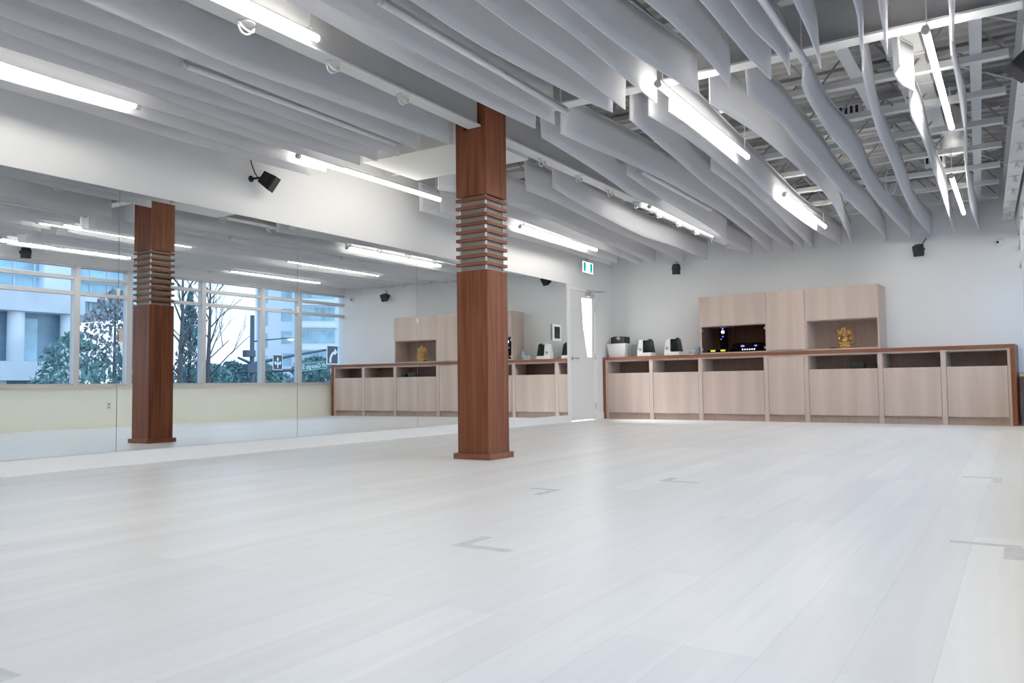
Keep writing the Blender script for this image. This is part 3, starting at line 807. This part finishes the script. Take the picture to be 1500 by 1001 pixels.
# exit sign
root = empty('exit_sign', (-5.80, 11.52, 2.36))
m = MB(); m.bbox((-.022,-.19,0), (.0,.19,.185), .004); m.build('sign_case', WHITEP, root)
SIGNW = emis('sign_white', (.93,1,1), 1.5); SIGNG = emis('sign_green', (.0,.27,.25), 1.0)
m = MB(); m.box((.0,-.18,.006), (.002,.18,.179)); m.build('lit_face', SIGNW, root)
for y0 in (-.155, .075):
    m = MB(); m.prism([(y0,.025),(y0+.02,.02),(y0+.06,.02),(y0+.08,.10),(y0+.08,.168),(y0,.168)], .002, Matrix(((0,0,1,.002),(1,0,0,0),(0,1,0,0),(0,0,0,1))))
    m.build('green_symbol', SIGNG, root)
m = MB(); m.box((-.02,-.03,.185), (-.004,.03,.20)); m.tube([(-.012,0,.20),(-.012,0,.31)], .008, 8); m.lathe([(.04,.31),(.04,.33)], 14, Matrix.Translation((-.012,0,0))); m.build('ceiling_mount', GREYP, root)
tag(root, 'lit white exit sign with green symbols above the white door', 'sign')
# wall controls
def plate(loc, label, name='light_switch', size=(.07,.115), rz=0, cat='switch'):
    root = empty(name, loc, rz)
    m = MB(); m.bbox((0,-size[0]/2,-size[1]/2), (.007,size[0]/2,size[1]/2), .002); m.build('cover_plate', WHITEP, root)
    m = MB(); m.bbox((.006,-.016,-.032), (.011,.016,.032), .0015); m.build('rocker', WHITEP, root)
    tag(root, label, cat)
plate((XL, 12.03, 1.33), 'white light switch on the wall right beside the door frame')
plate((XL, 12.36, 1.33), 'white light switch nearest the room corner behind the counter')
root = empty('wall_tablet', (XL+.010, 10.56, 1.235))
m = MB(); m.bbox((.003,-.125,0), (.026,.125,.25), .006); m.build('case', WHITEP, root)
m = MB(); m.box((.026,-.085,.035), (.0275,.085,.215)); m.build('screen', BLACK, root)
tag(root, 'white framed control tablet with dark screen mounted on the mirror', 'tablet')
o = empty('power_outlet', (xw(7.22)-.002, 7.22, .33), PHI)
m = MB(); m.bbox((-.007,-.036,-.058), (0,.036,.058), .002); m.build('cover_plate', WHITEP, o)
m = MB(); m.box((-.009,-.016,-.04), (-.006,.016,-.008)); m.box((-.009,-.016,.008), (-.006,.016,.04)); m.build('socket', GREYP, o)
tag(o, 'white power outlet low on the cream wall under the windows', 'outlet')

# ------------------------------------------------------------------ tape marks on the floor
def tape(cx, cy, ax, ay, label, w=.045, w2=.045):
    root = empty('floor_tape', (cx, cy, 0))
    m = MB(); x0, x1 = sorted((-math.copysign(w/2, ax), ax)); m.box((x0, -w/2, .0004), (x1, w/2, .0012)); m.build('cross_strip', TAPE, root)
    m = MB(); y0, y1 = sorted((math.copysign(w/2+.001, ay), ay)); m.box((-w2/2, y0, .0004), (w2/2, y1, .0012)); m.build('long_strip', TAPE, root)
    tag(root, label, 'tape', 'floor tape corners')
tape(-1.765, 2.425, .22, .18, 'grey L-shaped tape mark on the floor in front of the column, largest and nearest')
tape(-2.20, 3.935, -.17, -.21, 'grey L-shaped tape mark on the floor just right of the column foot')
tape(-1.825, 4.59, .21, .17, 'grey L-shaped tape mark in the middle of the floor towards the counter')
tape(-.125, 5.585, -.19, -.22, 'grey L-shaped tape mark near the window side, farther from the camera')
tape(-.035, 3.352, -.20, -.24, 'grey L-shaped tape mark at the right edge of the floor, nearer the camera', .04, .06)
tape(-1.83, .865, .06, -.05, 'scrap of grey tape on the floor at the lower left corner')

# ------------------------------------------------------------------ outside the windows
GZ = -3.8
m = MB(); m.box((.9, -40, GZ-.3), (160, 150, GZ)); struct(m.build('street', mat('asphalt', (.10,.105,.115), .8, var=.2, scale=2)))
TW = mat('tower_white', (.80,.86,.90), .6, var=.04, scale=.3); TG = mat('tower_glass', (.30,.52,.62), .2, var=.35, scale=.5); TM = mat('tower_mullion', (.50,.60,.66), .5)
CON = mat('concrete', (.66,.71,.75), .7, var=.1, scale=.6); DKW = mat('dark_opening', (.16,.26,.34), .4, var=.2, scale=1)
# white residential tower
root = empty('apartment_tower', (70, 76.3, GZ), math.radians(40.5))
m = MB(); m.box((0,-5.9,0), (16,11,34)); m.build('wall', TW, root)
m = MB(); m.box((-2,-.6,0), (0,4.6,34)); m.build('bay_block', TW, root)
for k in range(9):
    z = 7.2 + k*3.0
    m = MB(); m.box((-2.08,-.4,z), (-2.0,4.3,z+1.75)); m.build('window_band', TG, root)
    m = MB()
    for yy in (.5,1.4,2.3,3.2): m.box((-2.12,yy-.06,z), (-2.07,yy+.06,z+1.75))
    m.build('mullions', TM, root)
    m = MB(); m.box((-.06,-2.6,z), (0,-1.2,z+1.7)); m.build('window', TG, root)
    m = MB(); m.box((-.06,-5.4,z-.6), (0,-4.3,z+1.4)); m.build('window', TG, root)
    m = MB(); m.box((-2.5,-.6,z-1.0), (-2.0,4.6,z-.75)); m.build('balcony_slab', TW, root)
    m = MB(); m.box((-.06,5.4,z), (0,9.6,z+1.7)); m.build('window', TG, root)
tag(root, 'white apartment tower with teal window bands beyond the street signs', 'building')
# glass tower with pale slabs, left
root = empty('glass_tower', (38, 22, GZ))
m = MB(); m.box((0,-12,9.2), (16,10.5,30)); m.build('glass_wall', TG, root)
for k in range(15):
    z = 9.9 + k*1.25
    m = MB(); m.box((-.5,-12,z), (0,10.8,z+.3)); m.build('floor_slab', TW, root)
m = MB()
for k in range(20): m.box((-.08,-11.8+1.15*k,9.3), (0,-11.68+1.15*k,28))
m.build('mullions', TM, root)
m = MB(); m.box((-.6,3.5,9.3), (.2,5.6,29)); m.build('pier', TW, root)
tag(root, 'blue glass tower with pale floor slabs seen above the terrace', 'building')
root = empty('terrace_building', (34, 20, GZ))
m = MB(); m.box((0,-14,0), (3.5,5.6,9.0)); m.build('wall', DKW, root)
m = MB(); m.box((-1.2,-14,8.6), (3.5,5.4,9.9)); m.build('parapet', CON, root)
m = MB(); m.box((-1.6,-14,4.9), (3,6.2,5.9)); m.build('terrace_slab', CON, root)
for k in range(7):
    m = MB(); m.lathe([(.42,5.9),(.42,8.6)], 14, Matrix.Translation((-.6,-12+2.8*k,0))); m.build('pillar', TW, root)
m = MB()
for k in range(5): m.box((-.06,-12.5+3.6*k,5.95), (0,-11+3.6*k,8.3))
m.build('window', TG, root)
for k in range(6):
    m = MB(); m.box((-1.2,-12+3.2*k,0), (-.8,-11.5+3.2*k,4.9)); m.build('pillar', CON, root)
tag(root, 'concrete terrace building with pillars below the glass tower', 'building')
# trees
BARK = mat('bark', (.06,.055,.055), .9, var=.3)
LEAF = [mat('leaf_dark', (.07,.16,.17), .8, var=.5, scale=3), mat('leaf_green', (.10,.21,.19), .8, var=.5, scale=3), mat('leaf_autumn', (.20,.20,.22), .8, var=.5, scale=3)]
def tree(x, y, h, r, kind, label, n=1500, conif=False, zb=1.2, ls=1.0):
    root = empty('street_tree', (x, y, GZ))
    m = MB(); m.tube([(0,0,0),(.05,.03,h*.5),(0,0,h*.92)], [.16,.10,.03], 8); m.build('trunk', BARK, root)
    m = MB()
    for _ in range(n):
        if conif:
            t = random.random()**1.3; z = zb + (h-zb)*t; rr = r*(1-t)*math.sqrt(random.random())+.05
        else:
            u = random.uniform(-1, 1); z = zb + (h-zb)*(.5+.5*u); rr = r*math.sqrt(max(.03, 1-u*u))*random.random()**.45
        a = random.uniform(0, 2*PI)
        p = Vector((rr*math.cos(a), rr*math.sin(a), z + random.uniform(-.12,.12)))
        E = Euler((random.uniform(0,PI), random.uniform(0,PI), random.uniform(0,PI))).to_matrix()
        s = random.uniform(.07,.17)*ls
        m.poly([p+E@Vector(q) for q in ((-s,0,0),(0,-s*.5,0),(s,0,0),(0,s*.5,0))])
    m.build('crown', LEAF[kind], root)
    tag(root, label, 'tree', 'trees along the street')
tree(17.5, 16.3, 6.4, 1.5, 1, 'dark green tree in front of the concrete terrace building', 2000)
tree(21.5, 20.3, 8.6, 1.7, 2, 'brownish loose tree between terrace building and the column reflection', 2600)
tree(16.6, 18.4, 7.4, 1.05, 0, 'dense dark tree reflected just beside the wooden column', 2400)
tree(19.5, 21.0, 8.8, 1.3, 0, 'tall dark conifer left of the bare tree', 2800, True)
tree(23.5, 25.5, 9.4, 1.5, 0, 'second dark conifer standing right beside the bare tree', 2600, True)
tree(24.5, 27.6, 5.6, 1.5, 1, 'low green tree under the bare branches', 1900, zb=2)
tree(30, 33.2, 5.9, 1.8, 0, 'low dark tree left of the traffic signal pole', 2200, zb=2, ls=1.3)
tree(42, 52.0, 7.0, 2.8, 1, 'green bushy tree below the white apartment tower, behind the arrow sign', 2200, zb=2.2, ls=2)
tree(42, 58.5, 8.0, 2.9, 0, 'dark bushy tree below the white apartment tower, near the turn sign', 2200, zb=2.2, ls=2)
tree(42, 45.8, 6.2, 2.6, 1, 'green bushy tree directly behind the traffic signal pole', 2000, zb=2.2, ls=2)
tree(40, 38.8, 6.0, 2.4, 0, 'dark bushy tree far behind the bare tree', 1800, zb=2.2, ls=2)
def bare(x, y, h, label, seed):
    random.seed(seed)
    root = empty('bare_tree', (x, y, GZ))
    m = MB(); m.tube([(0,0,0),(.06,.04,h*.4),(-.04,.1,h*.75),(.02,.12,h)], [.17,.12,.06,.015], 8); m.build('trunk', BARK, root)
    m = MB()
    def br(p, d, L, r, dep):
        q = p + d*L; mid = p + d*L*.5 + Vector((0, random.uniform(-.1,.1), random.uniform(0,.08)))
        m.tube([p, mid, q], [r, r*.75, r*.45], 5)
        if dep:
            for _ in range(2):
                nd = (d + Vector((random.uniform(-.5,.5), random.uniform(-.6,.6), random.uniform(0,.5)))).normalized()
                br(p + d*L*random.uniform(.45,.95), nd, L*.6, r*.5, dep-1)
    for k in range(13):
        z = h*(.42+.042*k); a = 2.4*k
        br(Vector((0,.08,z)), Vector((math.cos(a)*.6, math.sin(a)*.8, .75)).normalized(), h*(.26-.012*k), .038, 2)
    m.build('branches', BARK, root)
    tag(root, label, 'tree', 'bare trees along the street')
bare(20, 23.9, 10.6, 'tall leafless tree with thin upright branches against the sky', 3)
bare(13.6, 17.9, 9.5, 'leafless tree reflected right beside the wooden column', 5)
random.seed(11)
# traffic signal pole with arms and signs
POLE = mat('pole_steel', (.05,.07,.10), .5, .3, var=.1)
root = empty('traffic_pole', (26, 31.47, GZ))
m = MB(); m.tube([(0,0,0),(0,0,8.6)], [.17,.13], 12); m.build('pole', POLE, root)
m = MB(); m.tube([(0,-1.0,6.1),(0,0,5.75),(0,3,6.3),(-.3,7.6,7.05)], [.07,.11,.09,.06], 8); m.build('upper_arm', POLE, root)
m = MB(); m.tube([(0,-.9,5.30),(0,0,5.3),(0,3,5.42),(-.3,7.0,5.72)], [.07,.11,.09,.06], 8); m.build('lower_arm', POLE, root)
m = MB(); m.bbox((-.2,-.55,6.15), (.2,.1,6.55), .05); m.bbox((-.25,-.5,5.2), (.25,.25,5.75), .05); m.build('signal_box', POLE, root)
m = MB(); m.tube([(0,0,7.05),(0,1.0,7.2),(0,2.35,7.34)], [.05,.045,.035], 8); m.build('lamp_arm', POLE, root)
m = MB(); m.ell((0,2.75,7.42), (.16,.48,.12)); m.build('lamp_head', mat('lamp_head_grey', (.40,.42,.45), .5), root)
m = MB(); m.ell((0,2.9,7.32), (.10,.26,.08)); m.build('lamp_lens', emis('street_lamp_glow', (1,.8,.62), 5), root)
tag(root, 'dark traffic signal pole with two long arms and a lit street lamp', 'pole')
SB = mat('sign_black', (.015,.02,.03), .5, var=.05); SW = mat('sign_white_paint', (.80,.83,.86), .5, var=.02); SGR = mat('sign_green_paint', (.0,.13,.11), .5, var=.05)
def FM(x, y, z): return Matrix(((0,0,-1,x),(1,0,0,y),(0,1,0,z),(0,0,0,1)))   # local x -> +y, y -> up, extrude -> towards the studio
root = empty('lane_sign', (25.8, 33.2, 1.62))
m = MB(); m.bbox((0,-.37,0), (.03,.37,.92), .01); m.build('panel', SW, root)
m = MB(); m.prism([(-.33,.04),(.33,.04),(.33,.88),(-.33,.88)], .004, FM(0,0,0)); m.build('black_field', SB, root)
m = MB(); T = FM(-.005,0,0)
m.prism([(-.035,.12),(.035,.12),(.035,.62),(.10,.60),(0,.78),(-.10,.60),(-.035,.62)], .004, T)
for s in (-1, 1):
    m.prism([(s*.03,.30),(s*.16,.36),(s*.16,.28),(s*.29,.42),(s*.16,.55),(s*.16,.46),(s*.03,.40)], .005, T)
m.build('three_way_arrow', SW, root)
tag(root, 'black lane sign with white three-way arrow on the signal arm', 'sign')
root = empty('turn_sign', (25.5, 37.45, 2.0))
m = MB(); m.bbox((0,-.52,0), (.03,.52,1.24), .01); m.build('panel', SW, root)
m = MB(); m.prism([(-.46,.06),(.46,.06),(.46,1.18),(-.46,1.18)], .004, FM(0,0,0)); m.build('black_field', SB, root)
m = MB(); arc = []; arc2 = []
for k in range(9):
    a = PI - k*PI/2/8*.9
    arc.append((.22+.50*math.cos(a), .25+.60*math.sin(a))); arc2.append((.22+.34*math.cos(a), .25+.44*math.sin(a)))
m.prism([(-.28,.12),(-.12,.12)] + arc2 + [(.20,.60),(.42,.80),(.18,1.04),(.18,.90)] + arc[::-1], .004, FM(-.005,0,0))
m.build('turn_arrow', SW, root)
tag(root, 'black turn sign with white curved arrow near the end of the signal arm', 'sign')
root = empty('street_sign', (25.6, 35.95, 1.62), 0, rot=(-.10,0,0))
root.rotation_euler = (.09, 0, 0)
m = MB(); m.bbox((0,-1.15,0), (.03,1.15,.52), .02); m.build('panel', SGR, root)
m = MB()
for a_, b_ in (((-.006,-1.12,.03),(0,1.12,.045)),((-.006,-1.12,.475),(0,1.12,.49)),((-.006,-1.12,.03),(0,-1.10,.49)),((-.006,1.10,.03),(0,1.12,.49))): m.box(a_, b_)
m.build('border', SW, root)
cu = bpy.data.curves.new('street_name', 'FONT'); cu.body = 'W Georgia St'; cu.size = .385; cu.extrude = .003; cu.align_x = 'CENTER'
cu.materials.append(SW)
tmp = bpy.data.objects.new('tmp_text', cu); COL.objects.link(tmp)
dg = bpy.context.evaluated_depsgraph_get(); tme = bpy.data.meshes.new_from_object(tmp.evaluated_get(dg))
bpy.data.objects.remove(tmp); bpy.data.curves.remove(cu)
to = bpy.data.objects.new('lettering', tme); COL.objects.link(to); to.parent = root
to.matrix_local = Matrix(((0,0,-1,-.006),(-1,0,0,0),(0,1,0,.13),(0,0,0,1)))
tag(root, 'green street name sign reading W Georgia St on the signal arm', 'sign')
# banner on a lamp post seen beside the column reflection
root = empty('banner_post', (12.5, 15.34, GZ))
m = MB(); m.tube([(0,0,0),(0,0,7.2)], .06, 10); m.build('post', POLE, root)
m = MB(); m.prism([(.31,5.0),(.31,6.3),(.0,6.3),(.0,5.9),(.07,5.6),(.22,5.15)], .01, FM(0,-.40,0)); m.build('banner_cloth', mat('banner_cream', (.75,.66,.5), .8), root)
m = MB(); m.prism([(.0,5.9),(.31,5.9),(.31,6.3),(.0,6.3)], .014, FM(-.002,-.40,0)); m.build('banner_top', mat('banner_orange', (.6,.25,.12), .8), root)
tag(root, 'lamp post with cream and orange banner outside the windows', 'post')

# ------------------------------------------------------------------ world, camera
w = bpy.data.worlds.new('World'); scene.world = w; w.use_nodes = True
nt = w.node_tree; bg = nt.nodes['Background']
tc = nt.nodes.new('ShaderNodeTexCoord'); sp = nt.nodes.new('ShaderNodeSeparateXYZ'); rp = nt.nodes.new('ShaderNodeValToRGB')
nt.links.new(tc.outputs['Generated'], sp.inputs[0]); nt.links.new(sp.outputs['Z'], rp.inputs['Fac'])
rp.color_ramp.elements[0].color = (.84,.92,1.0,1); rp.color_ramp.elements[1].color = (.40,.62,1.0,1); rp.color_ramp.elements[1].position = .7
nt.links.new(rp.outputs['Color'], bg.inputs['Color']); bg.inputs['Strength'].default_value = 1.65

f, yaw, pitch, roll = 1175.0424, .5624, .0534, -.0116
sy, cy = math.sin(yaw), math.cos(yaw)
F = Vector((-sy*math.cos(pitch), cy*math.cos(pitch), math.sin(pitch))); R = Vector((cy, sy, 0)); Uv = R.cross(F)
c, s = math.cos(roll), math.sin(roll); R2 = R*c + Uv*s; U2 = Uv*c - R*s
cam = bpy.data.cameras.new('camera'); co = bpy.data.objects.new('camera', cam); COL.objects.link(co)
cam.sensor_width = 36; cam.lens = f*36/1500; cam.clip_start = .05; cam.clip_end = 400
M = Matrix((R2, U2, -F)).transposed().to_4x4(); M.translation = (0, 0, .59)
co.matrix_world = M
scene.camera = co
scene.view_settings.view_transform = 'Standard'
scene.view_settings.look = 'None'
scene.view_settings.exposure = .52
scene.view_settings.gamma = 1.32
scene.cycles.max_bounces = 12; scene.cycles.diffuse_bounces = 5; scene.cycles.glossy_bounces = 6; scene.cycles.transparent_max_bounces = 12
scene.cycles.caustics_reflective = False; scene.cycles.caustics_refractive = False
scene.cycles.sample_clamp_indirect = 6
